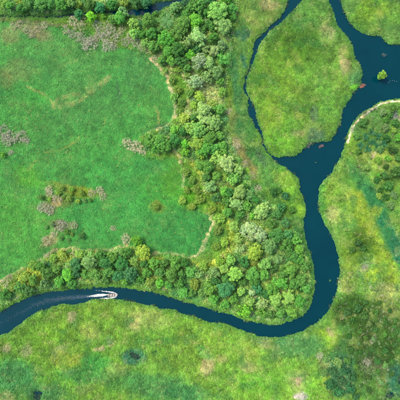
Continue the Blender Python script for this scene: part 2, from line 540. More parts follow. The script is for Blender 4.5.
def land(px, py):
    """height z, seen colour (0-255), distance to water (px, <0 in water), meadow and wood masks"""
    wx = px + 1.0 * fbm(px, py, 7, 11, 3) + .5 * noise2(px, py, 1.6, 18)
    wy = py + 1.0 * fbm(px, py, 7, 31, 3) + .5 * noise2(px, py, 1.6, 38)
    isl = sdist(wx, wy, ISLAND)
    d = np.maximum(sdist(wx, wy, OUTER), -isl)
    d = np.minimum(d, sdist(wx, wy, CREEK) + .6)
    for q in POOLS:
        d = np.minimum(d, np.maximum(sdist(wx, wy, q), -2.0) + 1.0)
    d = -d                                           # >0 in water
    mound = 2.6 - np.hypot(px - 380, py - 77.2)
    d = -np.maximum(-d, mound)
    dl = -d                                          # >0 on land
    mea = sstep(-1.5, 1.5, -sdist(wx, wy, MEADOW))
    wood = sstep(-2, 2, -sdist(px + 2 * fbm(px, py, 9, 51), py + 2 * fbm(px, py, 9, 61), WOODS))
    wood = wood * sstep(2.5, 6, dl + 2 * fbm(px, py, 6, 221))
    z = np.where(dl > 0, 0.42 * sstep(-.6, 3.5, dl) + .05, -0.5 * sstep(0, 4, -dl) - .02)
    z = z + sstep(0, 6, dl) * (.28 * fbm(px, py, 24, 71) + .10 * fbm(px, py, 5, 81) * (1 - .6 * mea) + .15)
    # colours
    cx = px + 3.5 * fbm(px, py, 14, 91) + 2.2 * fbm(px, py, 4.5, 96, 3)
    cy = py + 3.5 * fbm(px, py, 14, 111) + 2.2 * fbm(px, py, 4.5, 116, 3)
    base = np.empty(px.shape + (3,))
    base[:] = (124, 174, 64)
    east = sstep(235, 300, px) * sstep(380, 330, py)
    base += (np.array((112, 162, 66)) - base) * east[..., None]
    w2 = sstep(-2, 2, -sdist(px, py, WOODS))
    base += (np.array((90, 138, 58)) - base) * (w2 * .95)[..., None]
    base += (np.array((80, 168, 78)) - base) * mea[..., None]
    ref = base.copy()
    for (x, y, rx, ry, rot, c, s, soft) in P:
        a = math.radians(rot)
        ux, uy = cx - x, cy - y
        u = (ux * math.cos(a) + uy * math.sin(a)) / rx
        v = (-ux * math.sin(a) + uy * math.cos(a)) / ry
        r = np.sqrt(u * u + v * v)
        w = sstep(1 + soft * .7, 1 - soft * .7, r) * s
        base += (np.array(c, float) + .22 * (np.array(c, float) - ref) - base) * w[..., None]
    base = np.clip(base, 20, 235)
    for pts, hw, c, s in STREAK:
        x0, x1 = min(p[0] for p in pts) - 8, max(p[0] for p in pts) + 8
        y0, y1 = min(p[1] for p in pts) - 8, max(p[1] for p in pts) + 8
        k = (cx > x0) & (cx < x1) & (cy > y0) & (cy < y1)
        if not k.any():
            continue
        sx, sy = (wx, wy) if c[0] > 250 else (px * .5 + cx * .5, py * .5 + cy * .5)
        dd = seg_dist(sx[k], sy[k], pts)
        if 200 < c[0] < 240:
            dd = dd - 2.6 * fbm(px[k], py[k], 3.6, 137, 3) + .1
        w = sstep(hw * 1.4, hw * .5, dd) * s
        if 200 < c[0] < 240:
            w = w * (.5 + .5 * sstep(-.35, .2, noise2(px[k], py[k], 2.6, 139)))
        if hw > 2.4 or c[0] < 200:
            w = w * (.35 + .65 * sstep(-.25, .25, noise2(px[k], py[k], 2.2, 131)))
        base[k] += (np.array(c, float) - base[k]) * w[:, None]
    # tone and hue variation of the sward itself
    t1 = fbm(px, py, 10, 141, 4)
    t2 = fbm(px, py, 3.2, 151, 3)
    amp = np.where(mea > .5, .75, .9)
    t3 = fbm(px, py, 1.7, 156, 2)
    gain = 1 + amp * (.2 * t1 + .2 * t2 + .12 * t3)
    base = base * gain[..., None]
    tr_ = np.abs(fbm(px, py, 30, 261, 3))
    pale = (sstep(.05, .0, tr_) * .22 + sstep(.1, .6, fbm(px, py, 13, 271, 4)) * .3) * mea
    base += (np.array((140, 180, 100)) - base) * pale[..., None]
    deep = sstep(.15, .6, fbm(px, py, 16, 281, 4)) * .35 * mea
    base += (np.array((62, 146, 76)) - base) * deep[..., None]
    dry = sstep(.08, .55, fbm(px, py, 9, 191, 4)) * (1 - mea) * (1 - w2) * .45
    base += (np.array((178, 190, 112)) - base) * dry[..., None]
    wet = sstep(.1, .55, fbm(px, py, 11, 201, 4)) * (1 - mea) * (1 - w2) * .5
    base += (np.array((76, 140, 72)) - base) * wet[..., None]
    base[..., 0] *= 1 + amp * (.10 * fbm(px, py, 18, 161) + .05 * t2)
    marg = sstep(4.0, .5, dl + 1.2 * fbm(px, py, 5, 291)) * (1 - mea) * .45 * (seg_dist(px, py, STREAK[-3][0]) > 2)
    base += (np.array((84, 146, 78)) - base) * marg[..., None]
    # wet mud right at and under the waterline
    mud = sstep(.25, -.6, dl)
    base += (np.array((58, 84, 70)) - base) * (mud * .9)[..., None]
    return z, np.clip(base, 0, 255), dl, mea, wood


# ------------------------------------------------------------------ ground sheet
fine = np.arange(-112, 112.01, .5)
ext = []
st, q = .7, 112.0
while q < 1800:
    q += st
    st *= 1.22
    ext.append(q)
ext = np.array(ext)
ax = np.concatenate([-ext[::-1], fine, ext])
gx, gy = np.meshgrid(ax, ax, indexing='ij')
n = len(ax)
gz, gc, gdl, gm, gw = land(gx.ravel() / S + 200, 200 - gy.ravel() / S)
idx = np.arange(n * n).reshape(n, n)
fc = np.stack([idx[:-1, :-1], idx[1:, :-1], idx[1:, 1:], idx[:-1, 1:]], -1).reshape(-1, 4)

m_ground, nt, out = new_mat('soil_and_sward')
at = nt.nodes.new('ShaderNodeAttribute')
at.attribute_name = 'sward'
tc = nt.nodes.new('ShaderNodeTexCoord')
n1 = nt.nodes.new('ShaderNodeTexNoise')
n1.inputs['Scale'].default_value = 1.6
n1.inputs['Detail'].default_value = 6
n1.inputs['Roughness'].default_value = .7
nt.links.new(tc.outputs['Object'], n1.inputs['Vector'])
v = math_node(nt, 'MULTIPLY_ADD', n1.outputs['Fac'], .9, .5)
cb = nt.nodes.new('ShaderNodeCombineColor')
for i in range(3):
    nt.links.new(v, cb.inputs[i])
c = mix_col(nt, 1.0, at.outputs['Color'], cb.outputs[0], 'MULTIPLY')
bs = nt.nodes.new('ShaderNodeBsdfPrincipled')
bs.inputs['Roughness'].default_value = .95
bs.inputs['Specular IOR Level'].default_value = .1
nt.links.new(c, bs.inputs['Base Color'])
bp = nt.nodes.new('ShaderNodeBump')
bp.inputs['Strength'].default_value = .6
bp.inputs['Distance'].default_value = .12
nt.links.new(n1.outputs['Fac'], bp.inputs['Height'])
nt.links.new(bp.outputs[0], bs.inputs['Normal'])
nt.links.new(bs.outputs[0], out.inputs[0])
g = obj('ground', mesh_np('ground', np.c_[gx.ravel(), gy.ravel(), gz], fc, m_ground, True, {'sward': alb(gc) * .95}))
tag(g, 'green marshy flood plain with meadow, wood floor and river banks', 'ground', kind='structure')

# ------------------------------------------------------------------ water
m_water, nt, out = new_mat('river_water')
tc = nt.nodes.new('ShaderNodeTexCoord')
n1 = nt.nodes.new('ShaderNodeTexNoise')
n1.inputs['Scale'].default_value = .9
n1.inputs['Detail'].default_value = 5
nt.links.new(tc.outputs['Object'], n1.inputs['Vector'])
n2 = nt.nodes.new('ShaderNodeTexNoise')
n2.inputs['Scale'].default_value = .05
n2.inputs['Detail'].default_value = 6
n2.inputs['Roughness'].default_value = .65
nt.links.new(tc.outputs['Object'], n2.inputs['Vector'])
c = mix_col(nt, n2.outputs['Fac'], (.0000, .0115, .0165, 1), (.0001, .0225, .0285, 1))
bs = nt.nodes.new('ShaderNodeBsdfPrincipled')
nt.links.new(c, bs.inputs['Base Color'])
bs.inputs['Roughness'].default_value = .05
bs.inputs['IOR'].default_value = 1.33
bs.inputs['Specular IOR Level'].default_value = .18
bp = nt.nodes.new('ShaderNodeBump')
bp.inputs['Strength'].default_value = .45
bp.inputs['Distance'].default_value = .05
nt.links.new(n1.outputs['Fac'], bp.inputs['Height'])
nt.links.new(bp.outputs[0], bs.inputs['Normal'])
nt.links.new(bs.outputs[0], out.inputs[0])
wv = np.array([(-1700, -1700, 0), (1700, -1700, 0), (1700, 1700, 0), (-1700, 1700, 0)], float)
wo = obj('river', mesh_np('river', wv, [(0, 1, 2, 3)], m_water))
tag(wo, 'dark blue-green winding river with its side channel round the island', 'river', kind='structure')

# ------------------------------------------------------------------ plant meshes
M_LEAF = leaf_material('leaf_green', 'object')
M_TUFT = leaf_material('grass_blade', 'instancer', .22)
M_BARK = plain_material('bark', alb((120, 100, 80)), .9, .3, 8)
M_TWIG = plain_material('dry_twig', None, .9, .25, 3, .1, use_obj=True)


def leaf_quads(pos, nrm, size, rng, tint=None, aspect=.62):
    """rhombic leaf sprays: one folded quad per leaf"""
    k = len(pos)
    nrm = nrm / (np.linalg.norm(nrm, axis=1, keepdims=True) + 1e-9)
    r = rng.normal(size=(k, 3))
    t = np.cross(nrm, r)
    t /= np.linalg.norm(t, axis=1, keepdims=True) + 1e-9
    b = np.cross(nrm, t)
    s = (size * rng.uniform(.6, 1.35, k))[:, None]
    fold = nrm * s * .18
    v = np.stack([pos - t * s * .5, pos - b * s * .5 * aspect + fold, pos + t * s * .5 - nrm * s * .15, pos + b * s * .5 * aspect + fold], 1)
    f = np.arange(k * 4).reshape(k, 4)
    tt = np.repeat(rng.random(k) if tint is None else tint, 4)
    return v.reshape(-1, 3), f, tt


def crown_mesh(seed, R, lobes, dens, leaf, flat=.55, loose=.3):
    """uneven crown about R wide: a few boughs, each a cluster of small leafy lobes with ragged skins"""
    rng = np.random.default_rng(seed)
    V, N, T = [], [], []
    nb = int(rng.integers(4, 7))
    a0 = rng.uniform(0, 6.28)
    boughs = [(0., 0., .42)]
    for b in range(nb):
        a = a0 + b * 6.283 / nb + rng.uniform(-.45, .45)
        q = rng.uniform(.32, .66)
        boughs.append((math.cos(a) * q, math.sin(a) * q, rng.uniform(.2, .4)))
    for i in range(lobes):
        bx, by, be = boughs[i % len(boughs)]
        g2 = rng.normal(0, be * .62, 2)
        x, y = bx + g2[0], by + g2[1]
        q = math.hypot(x, y)
        if q > .98:
            x, y, q = x / q * .9, y / q * .9, .9
        c = R * np.array((x, y, flat * (.75 - 1.0 * q * q) + rng.uniform(-.16, .12)))
        r = R * rng.uniform(.10, .24) * (1.1 - .35 * q)
        k = max(24, int(dens * r * r * 4 * math.pi))
        d = rng.normal(size=(k, 3))
        d /= np.linalg.norm(d, axis=1, keepdims=True)
        d = d[d[:, 2] > -.5]
        k = len(d)
        rr = r * (1 - np.abs(rng.normal(0, loose, k)) + (rng.random(k) < .22) * rng.uniform(0, .5, k))
        V.append(c + d * rr[:, None] * np.array((1, 1, .8)))
        N.append(d * .6 + rng.normal(0, .55, (k, 3)) + np.array((0, 0, .6)))
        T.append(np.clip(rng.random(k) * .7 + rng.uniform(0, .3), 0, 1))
    k = int(dens * R * R * 2.2)
    d = rng.normal(size=(k, 3))
    d /= np.linalg.norm(d, axis=1, keepdims=True)
    V.append(d * (R * .8 * rng.random(k) ** .5)[:, None] * np.array((1, 1, flat * .8)))
    N.append(rng.normal(size=(k, 3)) + np.array((0, 0, .8)))
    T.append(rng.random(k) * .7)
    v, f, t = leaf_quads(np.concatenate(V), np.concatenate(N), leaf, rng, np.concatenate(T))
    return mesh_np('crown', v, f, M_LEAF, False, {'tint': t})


def tube(pts, rads, sides=6):
    pts = np.asarray(pts, float)
    V, F = [], []
    for i, p in enumerate(pts):
        d = pts[min(i + 1, len(pts) - 1)] - pts[max(i - 1, 0)]
        d /= np.linalg.norm(d) + 1e-9
        a = np.cross(d, (.3, .9, .1) if abs(d[2]) > .8 else (0, 0, 1))
        a /= np.linalg.norm(a)
        b = np.cross(d, a)
        for s in range(sides):
            t = 2 * math.pi * s / sides
            V.append(p + (a * math.cos(t) + b * math.sin(t)) * rads[i])
    for i in range(len(pts) - 1):
        for s in range(sides):
            F.append((i * sides + s, i * sides + (s + 1) % sides, (i + 1) * sides + (s + 1) % sides, (i + 1) * sides + s))
    F.append(tuple(range((len(pts) - 1) * sides, len(pts) * sides)))
    return V, F


def merge(parts):
    V, F = [], []
    for v, f in parts:
        o = len(V)
        V += list(v)
        F += [tuple(i + o for i in q) for q in f]
    return np.array(V), F


def trunk_mesh(seed, H, R):
    """trunk from z=0 to the crown centre H with limbs reaching into the crown"""
    rng = random.Random(seed)
    parts = []
    lean = (rng.uniform(-.25, .25), rng.uniform(-.25, .25))
    parts.append(tube([(0, 0, -.3), (0, 0, .25), (lean[0] * .5, lean[1] * .5, H * .5), (lean[0], lean[1], H + R * .25)], [.26, .2, .16, .05], 7))
    for i in range(6):
        a = i * 2 * math.pi / 6 + rng.uniform(-.4, .4)
        z0 = H * rng.uniform(.45, .8)
        L = R * rng.uniform(.5, .8)
        parts.append(tube([(lean[0] * .6, lean[1] * .6, z0), (math.cos(a) * L * .5, math.sin(a) * L * .5, z0 + R * .3), (math.cos(a) * L, math.sin(a) * L, z0 + R * .5)], [.1, .06, .025], 5))
    v, f = merge(parts)
    return mesh_np('trunk', v, f, M_BARK, True)


# nominal crown radii 4.2 m (big), 2.8 m (mid), 1.7 m (small)
CROWNS = {'big': [], 'mid': [], 'small': [], 'fluffy': []}
TRUNKS = {}
for i in range(7):
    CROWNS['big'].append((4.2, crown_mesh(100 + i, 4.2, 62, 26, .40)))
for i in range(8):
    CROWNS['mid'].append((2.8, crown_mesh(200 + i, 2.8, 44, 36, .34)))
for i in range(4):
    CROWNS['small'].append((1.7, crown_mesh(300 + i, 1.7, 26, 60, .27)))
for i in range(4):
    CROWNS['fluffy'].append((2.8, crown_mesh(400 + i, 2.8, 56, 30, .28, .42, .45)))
for k, R, H in (('big', 4.2, 3.8), ('mid', 2.8, 2.5), ('small', 1.7, 1.1), ('fluffy', 2.8, 1.6)):
    TRUNKS[k] = [(H, trunk_mesh(500 + i, H, R)) for i in range(2)]


def bare_mesh(seed, R):
    """leafless thicket: many thin stems from a spread root stock, forking into twigs"""
    rng = random.Random(seed)
    parts = []
    for i in range(46):
        a = rng.uniform(0, 6.283)
        q = R * .85 * math.sqrt(rng.random())
        if rng.random() < .3 and math.cos(a * 2 + seed) < 0:
            continue
        x0, y0 = math.cos(a) * q, math.sin(a) * q
        b = rng.uniform(0, 6.283)
        L = R * rng.uniform(.12, .34)
        h = R * rng.uniform(.3, .85) * (1.1 - .5 * q / R)
        mid = (x0 + math.cos(b) * L * .4, y0 + math.sin(b) * L * .4, h * .6)
        end = (x0 + math.cos(b) * L, y0 + math.sin(b) * L, h)
        parts.append(tube([(x0, y0, -.2), mid, end], [.05, .035, .016], 3))
        for j in range(8):
            t = rng.uniform(.1, 1)
            p = [mid[k] * (1 - t) + end[k] * t for k in range(3)]
            c = rng.uniform(0, 6.283)
            l2 = R * rng.uniform(.08, .24)
            parts.append(tube([p, (p[0] + math.cos(c) * l2, p[1] + math.sin(c) * l2, p[2] + l2 * rng.uniform(-.1, .8))], [.03, .018], 3))
    v, f = merge(parts)
    return mesh_np('stems', v, f, M_TWIG, False)


def dry_leaf_mesh(seed, R):
    rng = np.random.default_rng(seed)
    k = int(300 * R)
    a = rng.uniform(0, 6.283, k)
    r = R * np.sqrt(rng.random(k))
    blot = noise2(np.cos(a) * r, np.sin(a) * r, R * .35, seed)
    keep = (blot > .02) & (r < R * (.62 + .38 * rng.random(k)))
    a, r = a[keep], r[keep]
    z = R * (.62 - .5 * (r / R) ** 2) * rng.uniform(.25, 1.25, len(a))
    v, f, t = leaf_quads(np.c_[np.cos(a) * r, np.sin(a) * r, z], np.c_[rng.normal(0, .6, (len(a), 2)), np.ones(len(a))], .2, rng)
    return mesh_np('dry_leaves', v, f, M_LEAF, False, {'tint': t})


BARE = [(2.6, bare_mesh(600 + i, 2.6), dry_leaf_mesh(640 + i, 2.6)) for i in range(4)]


# ------------------------------------------------------------------ trees and shrubs: x y radius(px) kind
PAL = {'D': ((58, 112, 48), 'dark green'), 'M': ((92, 148, 58), 'mid-green'), 'B': ((104, 176, 48), 'bright green'),
       'L': ((150, 188, 88), 'light yellow-green'), 'P': ((160, 186, 112), 'pale grey-green'), 'W': ((164, 184, 128), 'whitish blossoming'),
       'Y': ((166, 192, 66), 'yellow-green'), 'T': ((50, 116, 76), 'dark blue-green'), 'O': ((146, 168, 66), 'olive'),
       'G': ((136, 224, 36), 'lime-green'), 'X': ((118, 152, 92), 'dull grey-green')}
TREES = '''
3 3 7 O;10 6 5 M;20 0 6 Y;30 4 7 M;41 5 8 M;51 4 7 M;62 4 7 M;71 2 7 L;78 5 5 Y;90 5 7 D;100 7 7 T;112 5 6 D;125 1 6 Y;135 2 7 D;146 3 6 T;
79 14 6 T;91.5 17.5 6 G;103 16 4 B;113 20 6 M;120 19 7 M;123 12 6 X;134 25 7 L;135 34 6 L;143 35 6 M;149 22 8 M;155 14 4 M;152 34 7 M;146 43 6 L;
165 40 9 B;160 31 5 M;177 33 8 M;184 24 9 M;186 15 6 M;196 21 8 B;175 8 6 X;190 9 6 M;200 7 7 M;207 13 6 D;196 32 6 D;153 47 7 M;168 51 8 M;178 49 8 D;
187 43 7 P;198 37 9 P;203 29 5 D;209 24 5 M;205 49 5 P;190 55 6 B;199 62 9 W;181 62 7 D;171 61 6 M;187 68 6 M;218 12 11 L;232 9 6 M;223 27 9 P;233 18 5 M;
213 38 6 M;214 52 6 P;209 64 8 P;222 45 6 X;223 60 7 M;216 73 8 X;197 50 5 D;195 2 6 D;210 1 7 D;226 0 7 M;185 3 5 T;212 28 5 D;220 53 4 D;
196 82 8 W;207 77 7 X;204 110 9 P;214 123 9 P;205 119 7 P;198 131 9 L;194 118 5 D;210 139 8 M;184 118 7 Y;190 128 7 L;175 140 8 D;161 141 8 M;150 140 7 M;
185 144 6 B;197 144 8 Y;205 149 8 M;183 132 6 D;219 110 6 M;219 136 6 M;222 92 6 O;190 93 6 O;200 97 6 Y;212 104 6 O;194 106 5 Y;220 82 5 M;
155 149 6 M;166 147 7 M;173 145 5 D;185 152 5 B;200 154 6 Y;192 146 4 P;213 149 7 M;222 146 6 M;208 167 8 M;217 159 7 L;226 163 9 P;225 178 5 Y;224 192 6 B;
210 187 7 P;207 177 5 D;200 166 6 M;234 179 7 L;240 193 8 P;248 195 6 X;236 204 8 P;246 206 6 M;262 211 8.5 P;222 152 5 M;244 186 5 D;252 216 4 B;217 176 6 M;
281 207 5 T;216 198 6 D;230 193 6 D;228 212 6 M;240 215 6 D;244 230 6 W;252 228 8 W;260 234 8 W;251 237 6 W;254 251 9 Y;242 248 5 P;270 246 9 X;265 263 8 L;277 259 6 X;
274 268 5 D;271 224 7 D;277 214 6 D;285 222 6 T;253 273 8 M;264 275 7 M;290 270 8 M;298 259 6 M;287 245 7 D;299 249 6 M;277 235 8 D;287 234 6 T;295 240 6 M;
293 256 7 D;236 274 9 L;214 272 7 X;244 262 6 D;241 291 5 L;225 290 9 T;234 298 6 M;252 292 5 W;257 288 6 T;250 301 6 L;262 303 7 P;272 288 8 M;266 294 6 D;
245 310 7 B;225 304 6 M;280 283 8 M;275 299 8 L;288 297 8 L;293 284 7 D;301 279 7 M;299 301 7 M;306 288 6 M;304 266 7 M;280 312 7 M;291 311 7 M;262 313 6 M;
255 281 6 D;243 281 6 D;283 273 6 D;232 284 6 D;302 310 5 M;270 314 6 D;237 308 5 M;214 299 6 M;210 288 7 M;215 281 6 D;
47 272 7 D;41 267 6 M;33 265 6 O;63 255 6 Y;54 258 6 O;68 274 7 B;76 263 7 T;20 287 7 M;29 290 6 D;45 283 6 X;12 288 5 O;25 277 6 O;34 280 6 M;56 270 6 M;60 281 6 M;
72 284 6 M;82 236 4 D;89 261 8 P;80 254 5 O;106 262 8 D;113 257 7 M;121 264 8 D;109 271 7 M;131 274 8 T;118 275 7 T;137 240 6.5 B;143 252 8 Y;127 252 6 D;76 273 6 T;
96 274 7 M;86 275 6 M;100 255 6 D;98 263 5 D;134 262 7 O;154 263 7 M;163 263 6 D;160 283 6 B;171 274 8 M;175 263 7 M;185 263 6 D;191 271 7 M;147 272 6 M;144 264 6 D;
180 283 6 M;199 274 6 X;169 285 5 M;195 284 6 O;203 292 6 M;140 279 5 M;125 281 5 M;105 279 5 M;192 293 5 M;150 282 6 O;182 274 6 D;160 272 6 D;203 266 6 O
'''
SHRUBS = '''
337 362 6 X;326 358 5 X;333 372 6 T;341 380 6 T;349 388 6 T;330 384 6 T;345 370 5 T;338 392 6 T;352 377 5 T;324 372 5 X;355 396 5 T;347 360 5 M;
365 121 4 M;384 128 5 X;362 124 5 M;392 150 6 D;396 172 7 D;384 176 5 M;388 186 6 M;376 180 4 D;393 195 5 X;398 158 5 M;366 168 4 L;393 108 5 M;382 112 5 X;
357 137 4 M;358 152 4 M;398 138 5 B;390 205 5 X;378 196 4 O;358 243 5 D;363 248 4 D;352 250 4 D;347 312 5 D;357 308 5 D;352 320 5 D;364 315 5 D;
186 172 5 O;192 180 5 O;187 190 5 O;196 190 6 O;200 200 6 O;182 200 5 Y;192 206 5 Y;212 210 5 Y;220 218 6 Y;218 230 6 O;224 242 6 Y;216 246 5 O;228 256 5 O;220 262 6 Y;
172 80 5 O;178 90 6 O;174 98 5 L;182 102 5 O;188 76 5 L;179 112 5 O;177 70 5 Y;165 71 4 L;
3 155 4 B;62 188 4 O;72 189 4 Y;82 193 4 O;156 206 5 O;300 289 4 D;285 196 5 T;279 190 4 M;292 210 5 M;273 192 5 D
'''
DEAD = '''
73 21 5 b;80 24 7 b;73 34 5 g;80 37 5 g;90 46 7 g;86 42 5 g;93 40 5 g;105 36 6 g;108 46 6 g;114 47 4 g;110 29 6 g;122 30 4.5 b;131 36 5 b;98 25 5 g;136 43 5 g;
148 49 4.5 b;100 33 5 g;117 38 5 g;126 42 5 g;142 47 4 g;66 30 4.5 b;38 29 4 b;97 37 4 b;155 58 4 b;27 30 4 b;32 34 4 b;20 24 4 b;14 26 4 b;44 25 4 b;4 131 7 g;12 137 7 g;22 136 6 g;8 141 6 g;11 153 3 g;26 141 4 g;128 144 6 b;135 146 6 b;
142 150 5 b;57 199 5 b;50 190 4 b;42 207 5 g;50 210 5 g;62 226 6 g;54 234 4 b;47 241 5 b;126 239 5 b;74 225 4 b;92 193 4 b;100 190 4 b;103 196 4 b;5 283 5 b;10 278 4 b;
48 256 4 b;236 146 4 b;245 164 4 b;252 176 4 b;258 188 4 b;228 112 4 b;2 293 4 b;113 228 3 b;320 356 4 g;364 267 3.5 g;366 362 4 g
'''
LANDMARK = [(168, 22, 'the feathery palm'), (91, 17, 'the lime-green bush'), (218, 12, 'the largest light crown near the upper edge'),
            (255, 231, 'the cream-blossomed clump'), (199, 61, 'the whitish tree in the upper wood'), (213, 224, 'the tip of the meadow bay'),
            (112, 295, 'the motorboat'), (310, 315, 'the river bend'), (176, 118, 'the sandy meadow corner'), (371, 140, 'the dark palm thicket'),
            (30, 16, 'the shaded creek'), (4, 135, 'the grey thicket at the left edge'), (143, 252, 'the yellow-green tree on the wood edge'),
            (57, 200, 'the beige shrub patch in the meadow'), (234, 179, 'the light round crown in mid wood'), (335, 378, 'the dark scrub at lower edge'),
            (358, 245, 'the dark hollow on the east bank'), (372, 355, 'the grey-flecked heath'), (240, 290, 'the wood on the lower bank'), (60, 270, 'the left bank wood')]
DIRS = ['right of', 'above and right of', 'above', 'above and left of', 'left of', 'below and left of', 'below', 'below and right of']
ORD_ = ['', 'second-nearest', 'third-nearest', 'fourth-nearest', 'fifth-nearest', 'sixth-nearest', 'seventh-nearest', 'eighth-nearest', 'ninth-nearest', 'tenth-nearest']
ORD = ORD_ + [f'{w}-nearest' for w in 'eleventh twelfth thirteenth fourteenth fifteenth sixteenth seventeenth eighteenth'.split()]


def where(x, y):
    lx, ly, ph = min(LANDMARK, key=lambda l: (l[0] - x) ** 2 + (l[1] - y) ** 2)
    d = math.hypot(x - lx, y - ly)
    if d < 2.5:
        return 'at ' + ph
    k = int(round(math.degrees(math.atan2(ly - y, x - lx)) / 45)) % 8
    return DIRS[k] + ' ' + ph


SIZEW = [(4.6, 'small'), (7.4, ''), (99, 'large')]


def parse(s):
    for e in s.replace('\n', '').split(';'):
        if e.strip():
            x, y, r, k = e.split()
            yield float(x), float(y), float(r), k


def describe(entries, noun_of):
    """a label for each entry; equal ones are told apart by their rank from the landmark"""
    raw = {}
    for i, (x, y, r, k) in enumerate(entries):
        sz = next(w for t, w in SIZEW if r < t)
        noun = noun_of(r, k)
        raw.setdefault((sz, noun, where(x, y)), []).append(i)
    lab = [''] * len(entries)
    for (sz, noun, wh), ii in raw.items():
        lx, ly, _ = min(LANDMARK, key=lambda l: (l[0] - entries[ii[0]][0]) ** 2 + (l[1] - entries[ii[0]][1]) ** 2)
        ii.sort(key=lambda i: (entries[i][0] - lx) ** 2 + (entries[i][1] - ly) ** 2)
        for n_, i in enumerate(ii):
            o_ = 'nearest' if n_ == 0 and len(ii) > 1 else ORD[n_]
            lab[i] = ' '.join(w for w in (sz, noun + (',' if o_ else ''), o_, wh) if w)
    return lab


def ground_z(px, py):
    return float(land(np.array([px]), np.array([py]))[0][0])


def place(px, py, zc):
    """ground point whose crown, zc above it, is seen over photo pixel (px, py)"""
    f = 1 - zc / CAMH
    return (px - 200) * S * f, (200 - py) * S * f


def seen_xy(entries, zcs):
    a = np.array([place(e[0], e[1], z) for e, z in zip(entries, zcs)])
    return a, land(a[:, 0] / S + 200, 200 - a[:, 1] / S)[0]


def plant_trees(entries, name, group, noun_of, kinds, cat):
    labels = describe(entries, noun_of)
    sel = []
    for (x, y, r, k) in entries:
        R = r * S * 1.0
        ty = kinds(R, k)
        Rn, crown = random.choice(CROWNS[ty])
        H, trunk = random.choice(TRUNKS[ty])
        s = R / Rn
        sel.append((ty, crown, trunk, H, s))
    XY, Z = seen_xy(entries, [q[3] * q[4] + .3 for q in sel])
    for (x, y, r, k), lb, (ty, crown, trunk, H, s), (X, Y), zz in zip(entries, labels, sel, XY, Z):
        root = obj(name, None, None, (X, Y, max(zz, .05)), random.uniform(0, 6.28))
        root.empty_display_size = .3
        tag(root, lb, cat, group)
        sv = s * random.uniform(.9, 1.12)
        tr = obj('trunk', trunk, root, (0, 0, 0), 0, (s, s, sv))
        cr = obj('crown', crown, root, (0, 0, H * sv), 0, (s * random.uniform(.86, 1.14), s * random.uniform(.86, 1.14), sv))
        c = (np.array(PAL[k][0], float) * .66 + np.array((112, 158, 66)) * .34) * random.uniform(.92, 1.08) + np.array((random.uniform(-9, 9), random.uniform(-5, 5), random.uniform(-6, 6)))
        a = alb(np.clip(c, 8, 250), .96 if cat == 'tree' else (.62 if k in 'DTM' else .8))
        cr.color = (a[0], a[1], a[2], {'W': .5 + .24, 'P': .5 + .07, 'X': .5 + .03}.get(k, .5))


TE = list(parse(TREES))
SE = list(parse(SHRUBS))
DE = list(parse(DEAD))
rs = random.Random(11)
for zx, zy, zrx, zry, n_, pal_, r0, r1 in [(372, 345, 27, 46, 34, 'DDMXMD', 2.4, 4.2), (388, 160, 11, 50, 14, 'MDXOB', 3, 5), (60, 232, 16, 10, 6, 'OMX', 2.4, 3.6), (70, 196, 30, 7, 9, 'OYXM', 2.4, 3.8)]:
    for _ in range(n_):
        best = None
        for _t in range(14):
            a_, q_ = rs.uniform(0, 6.283), math.sqrt(rs.random())
            x_, y_ = zx + math.cos(a_) * q_ * zrx, zy + math.sin(a_) * q_ * zry
            m_ = min(math.hypot(x_ - e[0], y_ - e[1]) - e[2] for e in SE + DE)
            if best is None or m_ > best[0]:
                best = (m_, x_, y_)
        SE.append((best[1], best[2], rs.uniform(r0, r1), rs.choice(pal_)))
_a = np.array([(e[0], e[1]) for e in TE])
_d = land(_a[:, 0], _a[:, 1])[2]
TE = [e for e, q_ in zip(TE, _d) if not ((e[0] > 200 or e[1] > 200) and q_ < 4.5)]
rt = random.Random(3)
cand = np.array([(rt.uniform(2, 398), rt.uniform(1, 320)) for _ in range(9000)])
ok = (-sdist(cand[:, 0], cand[:, 1], WOODS) > 3.5) & (sdist(cand[:, 0], cand[:, 1], CREEK) > 3)
for sx, sy, rx, ry in SCRUB:
    ok &= np.hypot((cand[:, 0] - sx) / rx, (cand[:, 1] - sy) / ry) > 1.0
cand = cand[ok]
for _ in range(14):
    gap = np.full(len(cand), 99.)
    for (x, y, r, k) in TE + [(168, 22, 8, 'M')]:
        gap = np.minimum(gap, np.hypot(cand[:, 0] - x, cand[:, 1] - y) - r * .8)
    i = int(np.argmax(gap))
    TE.append((float(cand[i, 0]), float(cand[i, 1]), min(6.2, max(3.8, gap[i] + 1.5)), rt.choice('MMMLXBPOD')))


def tree_kind(R, k):
    if R > 3.9:
        return 'big'
    if k in 'OY' and R < 4:
        return 'fluffy'
    return 'mid' if R > 2.2 else 'small'


plant_trees(TE, 'broadleaf_tree', 'trees of the riverside wood', lambda r, k: PAL[k][1] + (' tree' if r >= 5 else ' young tree'), tree_kind, 'tree')
plant_trees(SE, 'leafy_shrub', 'leafy shrubs on banks and scrub', lambda r, k: PAL[k][1] + ' leafy shrub', lambda R, k: 'fluffy' if k in 'OYX' else 'small', 'shrub')

